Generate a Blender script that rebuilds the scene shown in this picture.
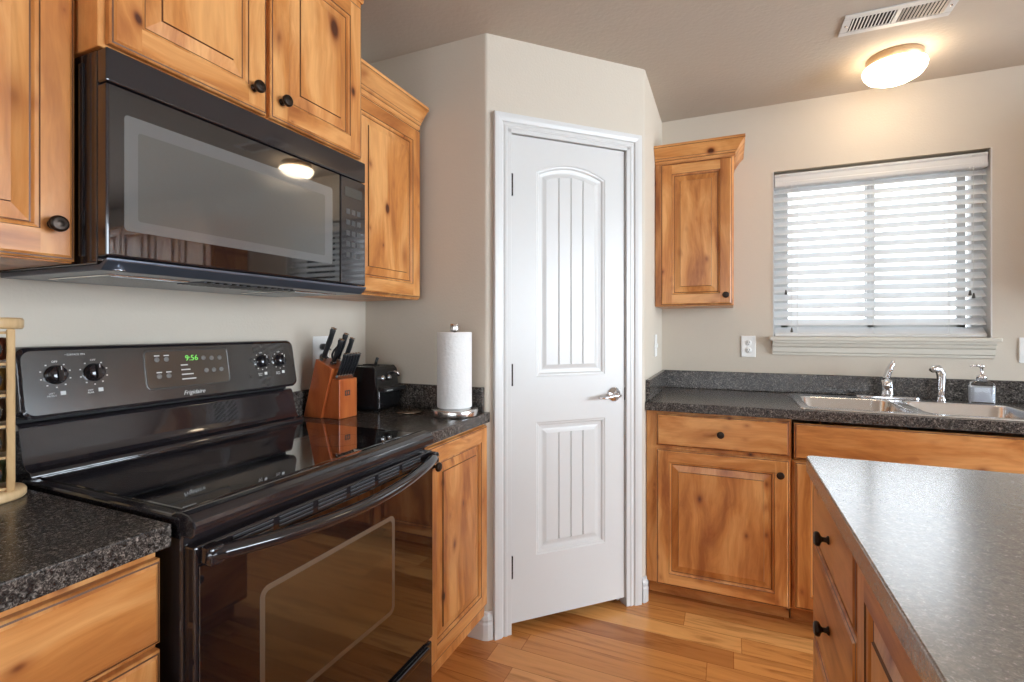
import bpy, bmesh, math, random
from mathutils import Vector, Matrix
random.seed(7)
for o in list(bpy.data.objects): bpy.data.objects.remove(o)
SC = bpy.context.scene
COL = SC.collection
PI = math.pi

# ------------------------------------------------------------------ camera
cam_d = bpy.data.cameras.new('camera'); cam = bpy.data.objects.new('camera', cam_d); COL.objects.link(cam)
cam.location = (1.4971, 0.0, 1.2467)
cam.rotation_euler = (PI/2, 0, math.radians(23.48))
cam_d.sensor_width = 36; cam_d.lens = 497.153/1024*36
cam_d.shift_y = -12.16/1024
cam_d.clip_start = 0.02
SC.camera = cam

# ------------------------------------------------------------------ world / light / exposure
W = bpy.data.worlds.new('sky'); SC.world = W; W.use_nodes = True
bg = W.node_tree.nodes['Background']; bg.inputs[0].default_value = (0.86, 0.93, 1.0, 1); bg.inputs[1].default_value = 4.2
SC.view_settings.view_transform = 'Standard'; SC.view_settings.look = 'None'
SC.view_settings.gamma = 1; SC.view_settings.use_curve_mapping = False
SC.view_settings.exposure = 0.35

def area(name, loc, rot, sx, sy, power, col, portal=False):
    d = bpy.data.lights.new(name, 'AREA'); d.shape = 'RECTANGLE'; d.size = sx; d.size_y = sy
    d.energy = power; d.color = col
    if portal: d.cycles.is_portal = True
    o = bpy.data.objects.new(name, d); COL.objects.link(o); o.location = loc; o.rotation_euler = rot
    return o
# daylight through the sink window; fill lamps outside windows added out of view
area('window_portal', (2.162, 3.14, 1.64), (-PI/2, 0, 0), .90, .88, 1, (1, 1, 1), portal=True)
area('back_fill_light', (2.3, -3.36, 1.45), (PI/2, 0, 0), 3.2, 1.7, 12, (0.90, 0.94, 1.0))
area('side_fill_light', (5.36, 1.25, 1.5), (PI/2, 0, PI/2), 2.9, 1.6, 180, (0.75, 0.88, 1.0))

# ------------------------------------------------------------------ helpers
class MB:
    """collects shapes in one bmesh"""
    def __init__(s): s.bm = bmesh.new(); s.mats = []
    def mi(s, m):
        if m not in s.mats: s.mats.append(m)
        return s.mats.index(m)
    def poly(s, pts, m):
        vs = [s.bm.verts.new(p) for p in pts]
        f = s.bm.faces.new(vs); f.material_index = s.mi(m); return f
    def add(s, tmp, m, M=None):
        i = s.mi(m)
        if M is not None: bmesh.ops.transform(tmp, matrix=M, verts=tmp.verts)
        vm = {}
        for v in tmp.verts: vm[v] = s.bm.verts.new(v.co)
        for f in tmp.faces:
            try:
                g = s.bm.faces.new([vm[v] for v in f.verts]); g.material_index = i; g.smooth = f.smooth
            except ValueError: pass
        tmp.free()
    def box(s, a, b, m, bev=0.0, seg=2, M=None):
        t = bmesh.new(); bmesh.ops.create_cube(t, size=1)
        for v in t.verts:
            v.co = Vector([a[k] + (b[k]-a[k])*(v.co[k]+.5) for k in range(3)])
        if bev > 0: bmesh.ops.bevel(t, geom=t.edges[:]+t.verts[:], offset=bev, segments=seg, profile=.5, affect='EDGES')
        s.add(t, m, M)
    def prism(s, pts, vec, m, bev=0.0, M=None, smooth=False, seg=2):
        """closed planar outline extruded by vec"""
        t = bmesh.new(); vec = Vector(vec)
        A = [t.verts.new(p) for p in pts]; B = [t.verts.new(Vector(p)+vec) for p in pts]
        t.faces.new(A[::-1]); t.faces.new(B)
        n = len(A)
        for i in range(n):
            f = t.faces.new((A[i], A[(i+1) % n], B[(i+1) % n], B[i])); f.smooth = smooth
        bmesh.ops.recalc_face_normals(t, faces=t.faces[:])
        if bev > 0: bmesh.ops.bevel(t, geom=t.edges[:]+t.verts[:], offset=bev, segments=seg, profile=.5, affect='EDGES')
        s.add(t, m, M)
    def lathe(s, prof, m, seg=32, M=None, smooth=True):
        """prof = [(r, z)...] around z"""
        t = bmesh.new(); rings = []
        for r, z in prof:
            if r < 1e-6: rings.append([t.verts.new((0, 0, z))])
            else: rings.append([t.verts.new((r*math.cos(2*PI*k/seg), r*math.sin(2*PI*k/seg), z)) for k in range(seg)])
        for a, b in zip(rings, rings[1:]):
            for k in range(seg):
                k2 = (k+1) % seg
                if len(a) == 1 and len(b) == 1: continue
                if len(a) == 1: f = t.faces.new((a[0], b[k2], b[k]))
                elif len(b) == 1: f = t.faces.new((a[k], a[k2], b[0]))
                else: f = t.faces.new((a[k], a[k2], b[k2], b[k]))
                f.smooth = smooth
        bmesh.ops.recalc_face_normals(t, faces=t.faces[:])
        s.add(t, m, M)
    def tube(s, pts, r, m, seg=12, M=None, flat=1.0):
        """round bar along pts, r number or list"""
        pts = [Vector(p) for p in pts]; n = len(pts)
        rs = r if isinstance(r, (list, tuple)) else [r]*n
        t = bmesh.new(); rings = []; up = None
        for i, p in enumerate(pts):
            d = (pts[min(i+1, n-1)] - pts[max(i-1, 0)]).normalized()
            if up is None:
                up = Vector((0, 0, 1)) if abs(d.z) < .9 else Vector((1, 0, 0))
            x = d.cross(up).normalized(); y = x.cross(d).normalized(); up = y
            rings.append([t.verts.new(p + x*rs[i]*math.cos(2*PI*k/seg) + y*rs[i]*flat*math.sin(2*PI*k/seg)) for k in range(seg)])
        for a, b in zip(rings, rings[1:]):
            for k in range(seg):
                f = t.faces.new((a[k], a[(k+1) % seg], b[(k+1) % seg], b[k])); f.smooth = True
        t.faces.new(rings[0][::-1]); t.faces.new(rings[-1])
        bmesh.ops.recalc_face_normals(t, faces=t.faces[:])
        s.add(t, m, M)
    def loft(s, loops, m, M=None, smooth=False, closed=True, cap0=False, cap1=False):
        t = bmesh.new(); R = [[t.verts.new(p) for p in L] for L in loops]; n = len(R[0])
        for a, b in zip(R, R[1:]):
            for k in range(n if closed else n-1):
                f = t.faces.new((a[k], a[(k+1) % n], b[(k+1) % n], b[k])); f.smooth = smooth
        if cap0: t.faces.new(R[0][::-1])
        if cap1: t.faces.new(R[-1])
        s.add(t, m, M)
    def build(s, name, parent=None, loc=None, autosmooth=False):
        for e in s.bm.edges:
            if len(e.link_faces) == 2 and e.calc_face_angle(0) > .7: e.smooth = False
        me = bpy.data.meshes.new(name); s.bm.to_mesh(me); s.bm.free()
        for m in s.mats: me.materials.append(m)
        o = bpy.data.objects.new(name, me); COL.objects.link(o)
        if parent: o.parent = parent
        if loc: o.location = loc
        return o

def thing(name, label, cat, loc=(0, 0, 0), rz=0, group=None):
    o = bpy.data.objects.new(name, None); COL.objects.link(o); o.location = loc; o.rotation_euler = (0, 0, rz)
    o.empty_display_size = .05
    o['label'] = label; o['category'] = cat
    if group: o['group'] = group
    return o
def tag(o, label, cat, group=None):
    o['label'] = label; o['category'] = cat
    if group: o['group'] = group
    return o
def struct(o, label=None):
    o['kind'] = 'structure'
    if label: o['label'] = label
    return o
def rot_to(d, loc):
    """matrix placing local z along d at loc"""
    return Matrix.Translation(loc) @ Vector(d).to_track_quat('Z', 'Y').to_matrix().to_4x4()
def text_part(body, size, m, M, name, parent=None, ext=0.0004, align='CENTER', shear=0.0, label=None):
    c = bpy.data.curves.new(name, 'FONT'); c.body = body; c.size = size; c.align_x = align; c.align_y = 'CENTER'
    c.extrude = ext; c.shear = shear; c.resolution_u = 3
    o = bpy.data.objects.new('tmp', c); COL.objects.link(o)
    bpy.context.view_layer.update()
    dg = bpy.context.evaluated_depsgraph_get()
    me = bpy.data.meshes.new_from_object(o.evaluated_get(dg)); me.transform(M)
    bpy.data.objects.remove(o); bpy.data.curves.remove(c)
    me.name = name; me.materials.clear(); me.materials.append(m)
    q = bpy.data.objects.new(name, me); COL.objects.link(q); q.parent = parent
    return q

# ------------------------------------------------------------------ materials
def new_mat(name):
    m = bpy.data.materials.new(name); m.use_nodes = True
    nt = m.node_tree; return m, nt, nt.nodes['Principled BSDF']
def N(nt, t, **k):
    n = nt.nodes.new(t)
    for a, b in k.items():
        if a == 'ins':
            for i, v in b.items(): n.inputs[i].default_value = v
        else: setattr(n, a, b)
    return n
def L(nt, a, b): nt.links.new(a, b)
def plain(name, col, rough=.5, metal=0.0, spec=.5, coat=0.0, bump=0.0, bscale=200, emit=None, estr=0, var=0.04):
    m, nt, p = new_mat(name)
    tc = N(nt, 'ShaderNodeTexCoord'); nz = N(nt, 'ShaderNodeTexNoise', ins={'Scale': bscale*.2, 'Detail': 3})
    L(nt, tc.outputs['Object'], nz.inputs['Vector'])
    hs = N(nt, 'ShaderNodeMixRGB', blend_type='MIX', ins={1: (*[c*(1-var) for c in col], 1), 2: (*[min(1, c*(1+var)) for c in col], 1)})
    L(nt, nz.outputs['Fac'], hs.inputs[0]); L(nt, hs.outputs[0], p.inputs['Base Color'])
    p.inputs['Roughness'].default_value = rough; p.inputs['Metallic'].default_value = metal
    p.inputs['Specular IOR Level'].default_value = spec; p.inputs['Coat Weight'].default_value = coat
    if bump > 0:
        n2 = N(nt, 'ShaderNodeTexNoise', ins={'Scale': bscale, 'Detail': 4})
        b = N(nt, 'ShaderNodeBump', ins={'Strength': bump, 'Distance': .002})
        L(nt, tc.outputs['Object'], n2.inputs['Vector']); L(nt, n2.outputs['Fac'], b.inputs['Height']); L(nt, b.outputs['Normal'], p.inputs['Normal'])
    if emit:
        p.inputs['Emission Color'].default_value = (*emit, 1); p.inputs['Emission Strength'].default_value = estr
    return m
def ramp(nt, fac, stops):
    r = N(nt, 'ShaderNodeValToRGB'); e = r.color_ramp.elements
    while len(e) < len(stops): e.new(.5)
    for k, (p, c) in enumerate(stops): e[k].position = p; e[k].color = (*c, 1)
    L(nt, fac, r.inputs[0]); return r.outputs[0]

def wood(name, axis, light=(.72, .35, .12), mid=(.57, .225, .058), dark=(.34, .105, .024), rough=.33, knots=True):
    m, nt, p = new_mat(name)
    tc = N(nt, 'ShaderNodeTexCoord'); oi = N(nt, 'ShaderNodeObjectInfo')
    sh = N(nt, 'ShaderNodeVectorMath', operation='SCALE', ins={0: (3.1, 5.7, 7.3)}); L(nt, oi.outputs['Random'], sh.inputs['Scale'])
    ad = N(nt, 'ShaderNodeVectorMath', operation='ADD'); L(nt, tc.outputs['Object'], ad.inputs[0]); L(nt, sh.outputs[0], ad.inputs[1])
    # warp
    wn = N(nt, 'ShaderNodeTexNoise', ins={'Scale': 3.0, 'Detail': 2}); L(nt, ad.outputs[0], wn.inputs['Vector'])
    ws = N(nt, 'ShaderNodeVectorMath', operation='SCALE', ins={'Scale': .06}); L(nt, wn.outputs['Color'], ws.inputs[0])
    wa = N(nt, 'ShaderNodeVectorMath', operation='ADD'); L(nt, ad.outputs[0], wa.inputs[0]); L(nt, ws.outputs[0], wa.inputs[1])
    sc = [7, 7, 7]; sc[axis] = 1.3
    mp = N(nt, 'ShaderNodeMapping'); mp.inputs['Scale'].default_value = sc; L(nt, wa.outputs[0], mp.inputs['Vector'])
    g1 = N(nt, 'ShaderNodeTexNoise', ins={'Scale': 1.3, 'Detail': 6, 'Roughness': .6, 'Distortion': .6}); L(nt, mp.outputs[0], g1.inputs['Vector'])
    mp2 = N(nt, 'ShaderNodeMapping'); sc2 = [70, 70, 70]; sc2[axis] = 3; mp2.inputs['Scale'].default_value = sc2; L(nt, wa.outputs[0], mp2.inputs['Vector'])
    g2 = N(nt, 'ShaderNodeTexNoise', ins={'Scale': 1.6, 'Detail': 3}); L(nt, mp2.outputs[0], g2.inputs['Vector'])
    c1 = ramp(nt, g1.outputs['Fac'], [(.33, dark), (.47, mid), (.60, light), (.75, tuple(min(1, c*1.12) for c in light))])
    mx = N(nt, 'ShaderNodeMixRGB', blend_type='MULTIPLY', ins={0: .5}); L(nt, c1, mx.inputs[1])
    c2 = ramp(nt, g2.outputs['Fac'], [(.35, (.84, .80, .76)), (.6, (1, 1, 1))]); L(nt, c2, mx.inputs[2])
    out = mx.outputs[0]
    for kx, ka, lo, big in ((7.5, 4.2, .25, .11), (15, 9, .45, .13)) if knots else ():
        sk = [kx, 0, kx]; sk[axis] = ka if axis != 1 else 0
        mk = N(nt, 'ShaderNodeMapping'); mk.inputs['Scale'].default_value = sk; L(nt, wa.outputs[0], mk.inputs['Vector'])
        vo = N(nt, 'ShaderNodeTexVoronoi', feature='F1', ins={'Scale': 1.0, 'Randomness': 1.0}); L(nt, mk.outputs[0], vo.inputs['Vector'])
        # only some cells carry a knot; its size differs by cell
        sp = N(nt, 'ShaderNodeSeparateColor'); L(nt, vo.outputs['Color'], sp.inputs[0])
        kr = N(nt, 'ShaderNodeMapRange', ins={'From Min': lo, 'From Max': 1.0, 'To Min': -.04, 'To Max': big}); L(nt, sp.outputs[0], kr.inputs['Value'])
        su = N(nt, 'ShaderNodeMath', operation='SUBTRACT'); L(nt, kr.outputs[0], su.inputs[0]); L(nt, vo.outputs['Distance'], su.inputs[1])
        # reddish halo, then the dark heart
        for f0, f1, pw, kc in ((-.30, -.02, 2.0, (.34, .10, .025, 1)), (-.10, .01, 1.8, (.075, .020, .008, 1))):
            mrk = N(nt, 'ShaderNodeMapRange', ins={'From Min': f0, 'From Max': f1, 'To Min': 0, 'To Max': 1}); L(nt, su.outputs[0], mrk.inputs['Value'])
            mk2 = N(nt, 'ShaderNodeMath', operation='POWER', ins={1: pw}); L(nt, mrk.outputs[0], mk2.inputs[0])
            mm = N(nt, 'ShaderNodeMixRGB', blend_type='MIX', ins={2: kc}); L(nt, mk2.outputs[0], mm.inputs[0]); L(nt, out, mm.inputs[1])
            out = mm.outputs[0]
    L(nt, out, p.inputs['Base Color'])
    p.inputs['Roughness'].default_value = rough; p.inputs['Specular IOR Level'].default_value = .45
    b = N(nt, 'ShaderNodeBump', ins={'Strength': .12, 'Distance': .001}); L(nt, g2.outputs['Fac'], b.inputs['Height']); L(nt, b.outputs['Normal'], p.inputs['Normal'])
    return m
WX = wood('alder_grain_x', 0); WZ = wood('alder_grain_z', 2); WY = wood('alder_grain_y', 1)
GLZ = plain('brown_glaze', (.13, .05, .018), .4)

def laminate(name, base=(.020, .018, .017), a=(.17, .155, .14), b=(.070, .058, .050), rough=.24, s=1.0, lo=.45, hi=1.25):
    m, nt, p = new_mat(name)
    tc = N(nt, 'ShaderNodeTexCoord')
    n1 = N(nt, 'ShaderNodeTexNoise', ins={'Scale': 210*s, 'Detail': 4, 'Roughness': .65, 'Distortion': 1.2}); L(nt, tc.outputs['Object'], n1.inputs['Vector'])
    n2 = N(nt, 'ShaderNodeTexNoise', ins={'Scale': 90*s, 'Detail': 3, 'Distortion': 1.0}); L(nt, tc.outputs['Object'], n2.inputs['Vector'])
    c1 = ramp(nt, n1.outputs['Fac'], [(.42, base), (.52, b), (.60, a), (.72, tuple(c*1.9 for c in a))])
    c2 = ramp(nt, n2.outputs['Fac'], [(.38, (lo, lo, lo)), (.6, (hi, hi*.97, hi*.94))])
    mx = N(nt, 'ShaderNodeMixRGB', blend_type='MULTIPLY', ins={0: 1.0}); L(nt, c1, mx.inputs[1]); L(nt, c2, mx.inputs[2])
    L(nt, mx.outputs[0], p.inputs['Base Color'])
    p.inputs['Roughness'].default_value = rough; p.inputs['Specular IOR Level'].default_value = .5
    bb = N(nt, 'ShaderNodeBump', ins={'Strength': .10, 'Distance': .0006}); L(nt, n1.outputs['Fac'], bb.inputs['Height']); L(nt, bb.outputs['Normal'], p.inputs['Normal'])
    return m
LAM = laminate('dark_flecked_laminate')
LAMI = laminate('lightened_island_laminate', base=(.20, .197, .19), a=(.30, .295, .28), b=(.25, .243, .23), rough=.24, s=.8, lo=.88, hi=1.05)  # dark laminate lightened to grey, so the window's reflection is partly in the colour

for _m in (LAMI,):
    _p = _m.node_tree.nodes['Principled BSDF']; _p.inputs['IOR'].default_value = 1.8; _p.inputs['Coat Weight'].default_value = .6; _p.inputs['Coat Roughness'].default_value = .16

def floor_mat():
    m, nt, p = new_mat('plank_floor')
    tc = N(nt, 'ShaderNodeTexCoord'); sep = N(nt, 'ShaderNodeSeparateXYZ'); L(nt, tc.outputs['Object'], sep.inputs[0])
    def M_(op, a, b=None):
        n = N(nt, 'ShaderNodeMath', operation=op)
        for k, v in ((0, a), (1, b)):
            if v is None: continue
            if isinstance(v, (int, float)): n.inputs[k].default_value = v
            else: L(nt, v, n.inputs[k])
        return n.outputs[0]
    yr = M_('DIVIDE', sep.outputs[1], .105); row = M_('FLOOR', yr); fy = M_('FRACT', yr)
    wr = N(nt, 'ShaderNodeTexWhiteNoise', noise_dimensions='1D'); L(nt, row, wr.inputs['W'])
    xo = M_('ADD', M_('DIVIDE', sep.outputs[0], .78), M_('MULTIPLY', wr.outputs['Value'], 7.3)); pid = M_('FLOOR', xo); fx = M_('FRACT', xo)
    cb = N(nt, 'ShaderNodeCombineXYZ'); L(nt, pid, cb.inputs[0]); L(nt, row, cb.inputs[1])
    wp = N(nt, 'ShaderNodeTexWhiteNoise', noise_dimensions='2D'); L(nt, cb.outputs[0], wp.inputs['Vector'])
    col = ramp(nt, wp.outputs['Value'], [(.0, (.38, .135, .034)), (.35, (.55, .215, .055)), (.7, (.64, .275, .075)), (1.0, (.76, .375, .12))])
    ofs = N(nt, 'ShaderNodeVectorMath', operation='SCALE', ins={'Scale': 9}); L(nt, wp.outputs['Color'], ofs.inputs[0])
    ad = N(nt, 'ShaderNodeVectorMath', operation='ADD'); L(nt, tc.outputs['Object'], ad.inputs[0]); L(nt, ofs.outputs[0], ad.inputs[1])
    mp = N(nt, 'ShaderNodeMapping'); mp.inputs['Scale'].default_value = (1.6, 16, 1); L(nt, ad.outputs[0], mp.inputs['Vector'])
    g = N(nt, 'ShaderNodeTexNoise', ins={'Scale': 1.4, 'Detail': 6, 'Roughness': .62, 'Distortion': .9}); L(nt, mp.outputs[0], g.inputs['Vector'])
    gc = ramp(nt, g.outputs['Fac'], [(.3, (.50, .40, .32)), (.5, (1, 1, 1)), (.7, (1.12, 1.15, 1.15))])
    mx = N(nt, 'ShaderNodeMixRGB', blend_type='MULTIPLY', ins={0: .9}); L(nt, col, mx.inputs[1]); L(nt, gc, mx.inputs[2])
    # seams
    e1 = M_('LESS_THAN', M_('MINIMUM', fy, M_('SUBTRACT', 1, fy)), .012); e2 = M_('LESS_THAN', M_('MINIMUM', fx, M_('SUBTRACT', 1, fx)), .0016)
    e = M_('MAXIMUM', e1, e2)
    m2 = N(nt, 'ShaderNodeMixRGB', blend_type='MULTIPLY', ins={2: (.6, .5, .42, 1)}); L(nt, e, m2.inputs[0]); L(nt, mx.outputs[0], m2.inputs[1])
    L(nt, m2.outputs[0], p.inputs['Base Color'])
    p.inputs['Roughness'].default_value = .27
    b = N(nt, 'ShaderNodeBump', ins={'Strength': .25, 'Distance': .001}); L(nt, M_('SUBTRACT', 1, e), b.inputs['Height']); L(nt, b.outputs['Normal'], p.inputs['Normal'])
    return m
FLOOR = floor_mat()
WALL = plain('greige_wall_paint', (.585, .515, .425), .7, bump=.35, bscale=130, var=.012)
CEIL = plain('textured_ceiling_paint', (.52, .45, .37), .8, bump=.9, bscale=55, var=.03)
TRIM = plain('white_trim_paint', (.63, .62, .60), .32, bump=.04, var=.01)
TRIMB = plain('cream_sill_paint', (.60, .56, .48), .4, var=.01)
BLACKG = plain('black_enamel', (.017, .014, .016), .10, coat=.5, var=.02)
BLACKM = plain('black_satin', (.018, .018, .020), .32)
GLASSB = plain('black_glass', (.006, .006, .007), .03, spec=.8, coat=1.0, var=.01)
PANELB = plain('control_panel_glass', (.036, .032, .029), .20, spec=.7, coat=.6)
HOODB = plain('blue_black_metal', (.13, .15, .19), .28, metal=.7)
DARK = plain('dark_recess', (.008, .008, .008), .7)
BRZ = plain('dark_bronze', (.035, .024, .018), .35, metal=.8)
STEEL = plain('brushed_steel', (.74, .73, .72), .22, metal=1.0, bscale=300)
CHROME = plain('chrome', (.75, .75, .77), .10, metal=1.0)
FILT = plain('filter_mesh', (.35, .36, .38), .4, metal=.8, bump=.8, bscale=400)
WHITEP = plain('white_plastic', (.80, .79, .76), .35)
INK = plain('white_marking', (.62, .62, .60), .5, spec=.3)
def solid_emit(name, col, st):
    m, nt, p = new_mat(name); p.inputs['Base Color'].default_value = (*col, 1)
    p.inputs['Emission Color'].default_value = (*col, 1); p.inputs['Emission Strength'].default_value = st; return m
GREEN = solid_emit('green_clock_display', (.14, .55, .08), .6)
def glass_mat(name, col=(1, 1, 1), rough=0.0, ior=1.45):
    m, nt, p = new_mat(name); p.inputs['Base Color'].default_value = (*col, 1); p.inputs['Transmission Weight'].default_value = 1
    p.inputs['Roughness'].default_value = rough; p.inputs['IOR'].default_value = ior; return m
GLASS = glass_mat('clear_glass')
def pane_mat():
    m, nt, p = new_mat('window_pane_glass')
    o = nt.nodes['Material Output']; tr = N(nt, 'ShaderNodeBsdfTransparent'); gl = N(nt, 'ShaderNodeBsdfGlossy', ins={'Roughness': .02})
    fr = N(nt, 'ShaderNodeFresnel', ins={'IOR': 1.5}); mx = N(nt, 'ShaderNodeMixShader')
    L(nt, fr.outputs[0], mx.inputs[0]); L(nt, tr.outputs[0], mx.inputs[1]); L(nt, gl.outputs[0], mx.inputs[2]); L(nt, mx.outputs[0], o.inputs['Surface'])
    return m
PANE = pane_mat()
# slat plastic lets a little light through
def slat_mat():
    m, nt, p = new_mat('white_blind_slat'); o = nt.nodes['Material Output']
    p.inputs['Base Color'].default_value = (.86, .87, .87, 1); p.inputs['Roughness'].default_value = .4
    tl = N(nt, 'ShaderNodeBsdfTranslucent', ins={'Color': (.85, .87, .88, 1)}); mx = N(nt, 'ShaderNodeMixShader', ins={0: .26})
    L(nt, p.outputs[0], mx.inputs[1]); L(nt, tl.outputs[0], mx.inputs[2]); L(nt, mx.outputs[0], o.inputs['Surface']); return m
SLAT = slat_mat()

# ------------------------------------------------------------------ room shell
CZ = 2.435
def shell(name, fn, label=None):
    b = MB(); fn(b); return struct(b.build(name), label)
shell('floor', lambda b: b.box((-.15, -3.6, -.08), (5.6, 3.15, 0), FLOOR))
shell('ceiling', lambda b: b.box((-.15, -3.6, CZ), (5.6, 3.15, CZ+.1), CEIL))
shell('wall_left', lambda b: b.box((-.12, -3.5, 0), (0, 2.97, CZ), WALL))
WX0, WX1, WZ0, WZ1 = 1.716, 2.608, 1.200, 2.079
def far_wall(b):
    y0, y1 = 2.97, 3.12
    for a, c in (((-.12, y0, 0), (WX0, y1, CZ)), ((WX1, y0, 0), (5.5, y1, CZ)), ((WX0, y0, 0), (WX1, y1, WZ0)), ((WX0, y0, WZ1), (WX1, y1, CZ))):
        b.box(a, c, WALL)
shell('wall_far', far_wall)
# pantry closet wall: plan outline with rounded (bullnose) corners and a doorway in the diagonal
A0 = Vector((0, 1.79)); P1 = Vector((.606, 1.79)); P2 = Vector((1.148, 2.332)); B0 = Vector((1.148, 2.97))
U = (P2-P1).normalized(); NRM = Vector((U.y, -U.x))           # along the diagonal, and out of it (towards the room)
def d2(s, o=0.0): return P1 + U*s + NRM*o
OPL, OPR, OPT = .088, .678, 2.065
def arc_corner(p, d0, d1, r):
    """points rounding corner p between incoming dir d0 and outgoing dir d1"""
    ang = d0.angle(d1); t = r*math.tan(ang/2); a = p - d0*t; e = p + d1*t
    n0 = Vector((d0.y, -d0.x)); c = a + (n0*r if (d1-d0).dot(n0) > 0 else -n0*r); out = []
    va = a-c; ve = e-c
    for k in range(6):
        f = k/5; v = va.lerp(ve, f).normalized()*r; out.append(c+v)
    return out
def pantry_wall(b):
    EX = Vector((1, 0)); EY = Vector((0, 1))
    c1 = arc_corner(P1, EX, U, .02); c2 = arc_corner(P2, U, EY, .02)
    plan = [A0] + c1 + [d2(OPL)]; plan2 = [d2(OPR)] + c2 + [B0]
    for pl, zz0, zz1 in ((plan, 0, CZ), (plan2, 0, CZ), ([d2(OPL), d2(OPR)], OPT, CZ)):
        for p, q in zip(pl, pl[1:]):
            f = b.poly([(p.x, p.y, zz0), (q.x, q.y, zz0), (q.x, q.y, zz1), (p.x, p.y, zz1)], WALL); f.smooth = False
    # returns of the doorway (wall thickness)
    for s in (OPL, OPR):
        p, q = d2(s), d2(s, -.11); b.poly([(p.x, p.y, 0), (q.x, q.y, 0), (q.x, q.y, OPT), (p.x, p.y, OPT)], WALL)
    p, q, r, t = d2(OPL), d2(OPL, -.11), d2(OPR, -.11), d2(OPR); b.poly([(v.x, v.y, OPT) for v in (p, q, r, t)], WALL)
    # back faces inside the closet
    for pl, zz0 in (([A0+Vector((0, .1)), P1+Vector((-.05, .1)), d2(OPL, -.11)], 0), ([d2(OPR, -.11), P2+Vector((-.1, .05)), B0+Vector((-.1, 0))], 0), ([d2(OPL, -.11), d2(OPR, -.11)], OPT)):
        for p, q in zip(pl, pl[1:]): b.poly([(p.x, p.y, zz0), (q.x, q.y, zz0), (q.x, q.y, CZ), (p.x, p.y, CZ)], WALL)
shell('wall_pantry', pantry_wall)
def back_wall(b):
    y0, y1 = -3.4, -3.28
    X0, X1, Z0, Z1 = .7, 3.9, .6, 2.3
    for a, c in (((-.12, y0, 0), (X0, y1, CZ)), ((X1, y0, 0), (5.5, y1, CZ)), ((X0, y0, 0), (X1, y1, Z0)), ((X0, y0, Z1), (X1, y1, CZ))): b.box(a, c, WALL)
shell('wall_back', back_wall)
def right_wall(b):
    x0, x1 = 5.2, 5.32; Y0, Y1, Z0, Z1 = -.2, 2.7, .70, 2.30
    for a, c in (((x0, -3.4, 0), (x1, Y0, CZ)), ((x0, Y1, 0), (x1, 3.0, CZ)), ((x0, Y0, 0), (x1, Y1, Z0)), ((x0, Y0, Z1), (x1, Y1, CZ))): b.box(a, c, WALL)
shell('wall_right', right_wall)
def simple_window(name, M, w, h, mull):
    root = bpy.data.objects.new(name, None); COL.objects.link(root); struct(root); root.matrix_world = M
    b = MB(); f = .06
    b.box((0, -.03, 0), (w, .03, f), TRIM, .004); b.box((0, -.03, h-f), (w, .03, h), TRIM, .004)
    for k in range(mull+2):
        x = (w-f)*k/(mull+1); b.box((x, -.028, 0), (x+f, .028, h), TRIM, .004)
    b.build('window_frame', root)
    g = MB(); g.box((f, -.004, f), (w-f, .004, h-f), PANE); g.build('window_pane', root)
simple_window('window_added_back', Matrix.Translation((.7, -3.34, .6)), 3.2, 1.7, 2)  # unseen window, added in the back wall to let fill light in
simple_window('window_added_side', Matrix.Translation((5.26, -.2, .70)) @ Matrix.Rotation(PI/2, 4, 'Z'), 2.9, 1.6, 2)  # unseen window, added and placed to steer fill light onto the left wall

# window over the sink: frame, two sashes, pane, sill and apron
w1 = bpy.data.objects.new('window_1', None); COL.objects.link(w1); struct(w1, 'sliding window over the sink behind a white blind')
b = MB(); yf0, yf1 = 3.05, 3.11; f = .045
for a, c in (((WX0, yf0, WZ0), (WX1, yf1, WZ0+f)), ((WX0, yf0, WZ1-f), (WX1, yf1, WZ1)), ((WX0, yf0, WZ0), (WX0+f, yf1, WZ1)), ((WX1-f, yf0, WZ0), (WX1, yf1, WZ1))): b.box(a, c, TRIM, .003)
b.build('window_frame', w1)
b = MB(); mx = 2.165
for xa, xb, yo in ((WX0+f, mx+.02, 0), (mx-.02, WX1-f-.01, .022)):
    for a, c in (((xa, yf0+.01+yo, WZ0+f), (xb, yf0+.028+yo, WZ0+f+.035)), ((xa, yf0+.01+yo, WZ1-f-.035), (xb, yf0+.028+yo, WZ1-f)), ((xa, yf0+.01+yo, WZ0+f), (xa+.035, yf0+.028+yo, WZ1-f)), ((xb-.035, yf0+.01+yo, WZ0+f), (xb, yf0+.028+yo, WZ1-f))): b.box(a, c, TRIM, .002)
b.build('window_sash', w1)
b = MB(); b.box((WX0+f, yf0+.018, WZ0+f), (mx, yf0+.022, WZ1-f), PANE); b.box((mx, yf0+.04, WZ0+f), (WX1-f, yf0+.044, WZ1-f), PANE); b.build('window_pane', w1)
# white painted reveals
b = MB()
b.box((WX1-.004, 2.968, WZ0), (WX1+.001, 3.05, WZ1), TRIM); b.box((WX0-.001, 2.968, WZ0), (WX0+.004, 3.05, WZ1), TRIM)
b.build('window_reveal', w1)
b = MB(); b.box((1.698, 2.925, 1.186), (2.630, 3.05, 1.206), TRIMB, .004)
prof = [(0, 1.186), (-.034, 1.186), (-.034, 1.176), (-.028, 1.170), (-.026, 1.158), (-.018, 1.150), (-.018, 1.128), (-.012, 1.122), (-.012, 1.112), (0, 1.110)]
b.prism([(1.712, 2.97+o, z) for o, z in prof], (.902, 0, 0), TRIMB)
b.build('window_sill', w1)

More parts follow.
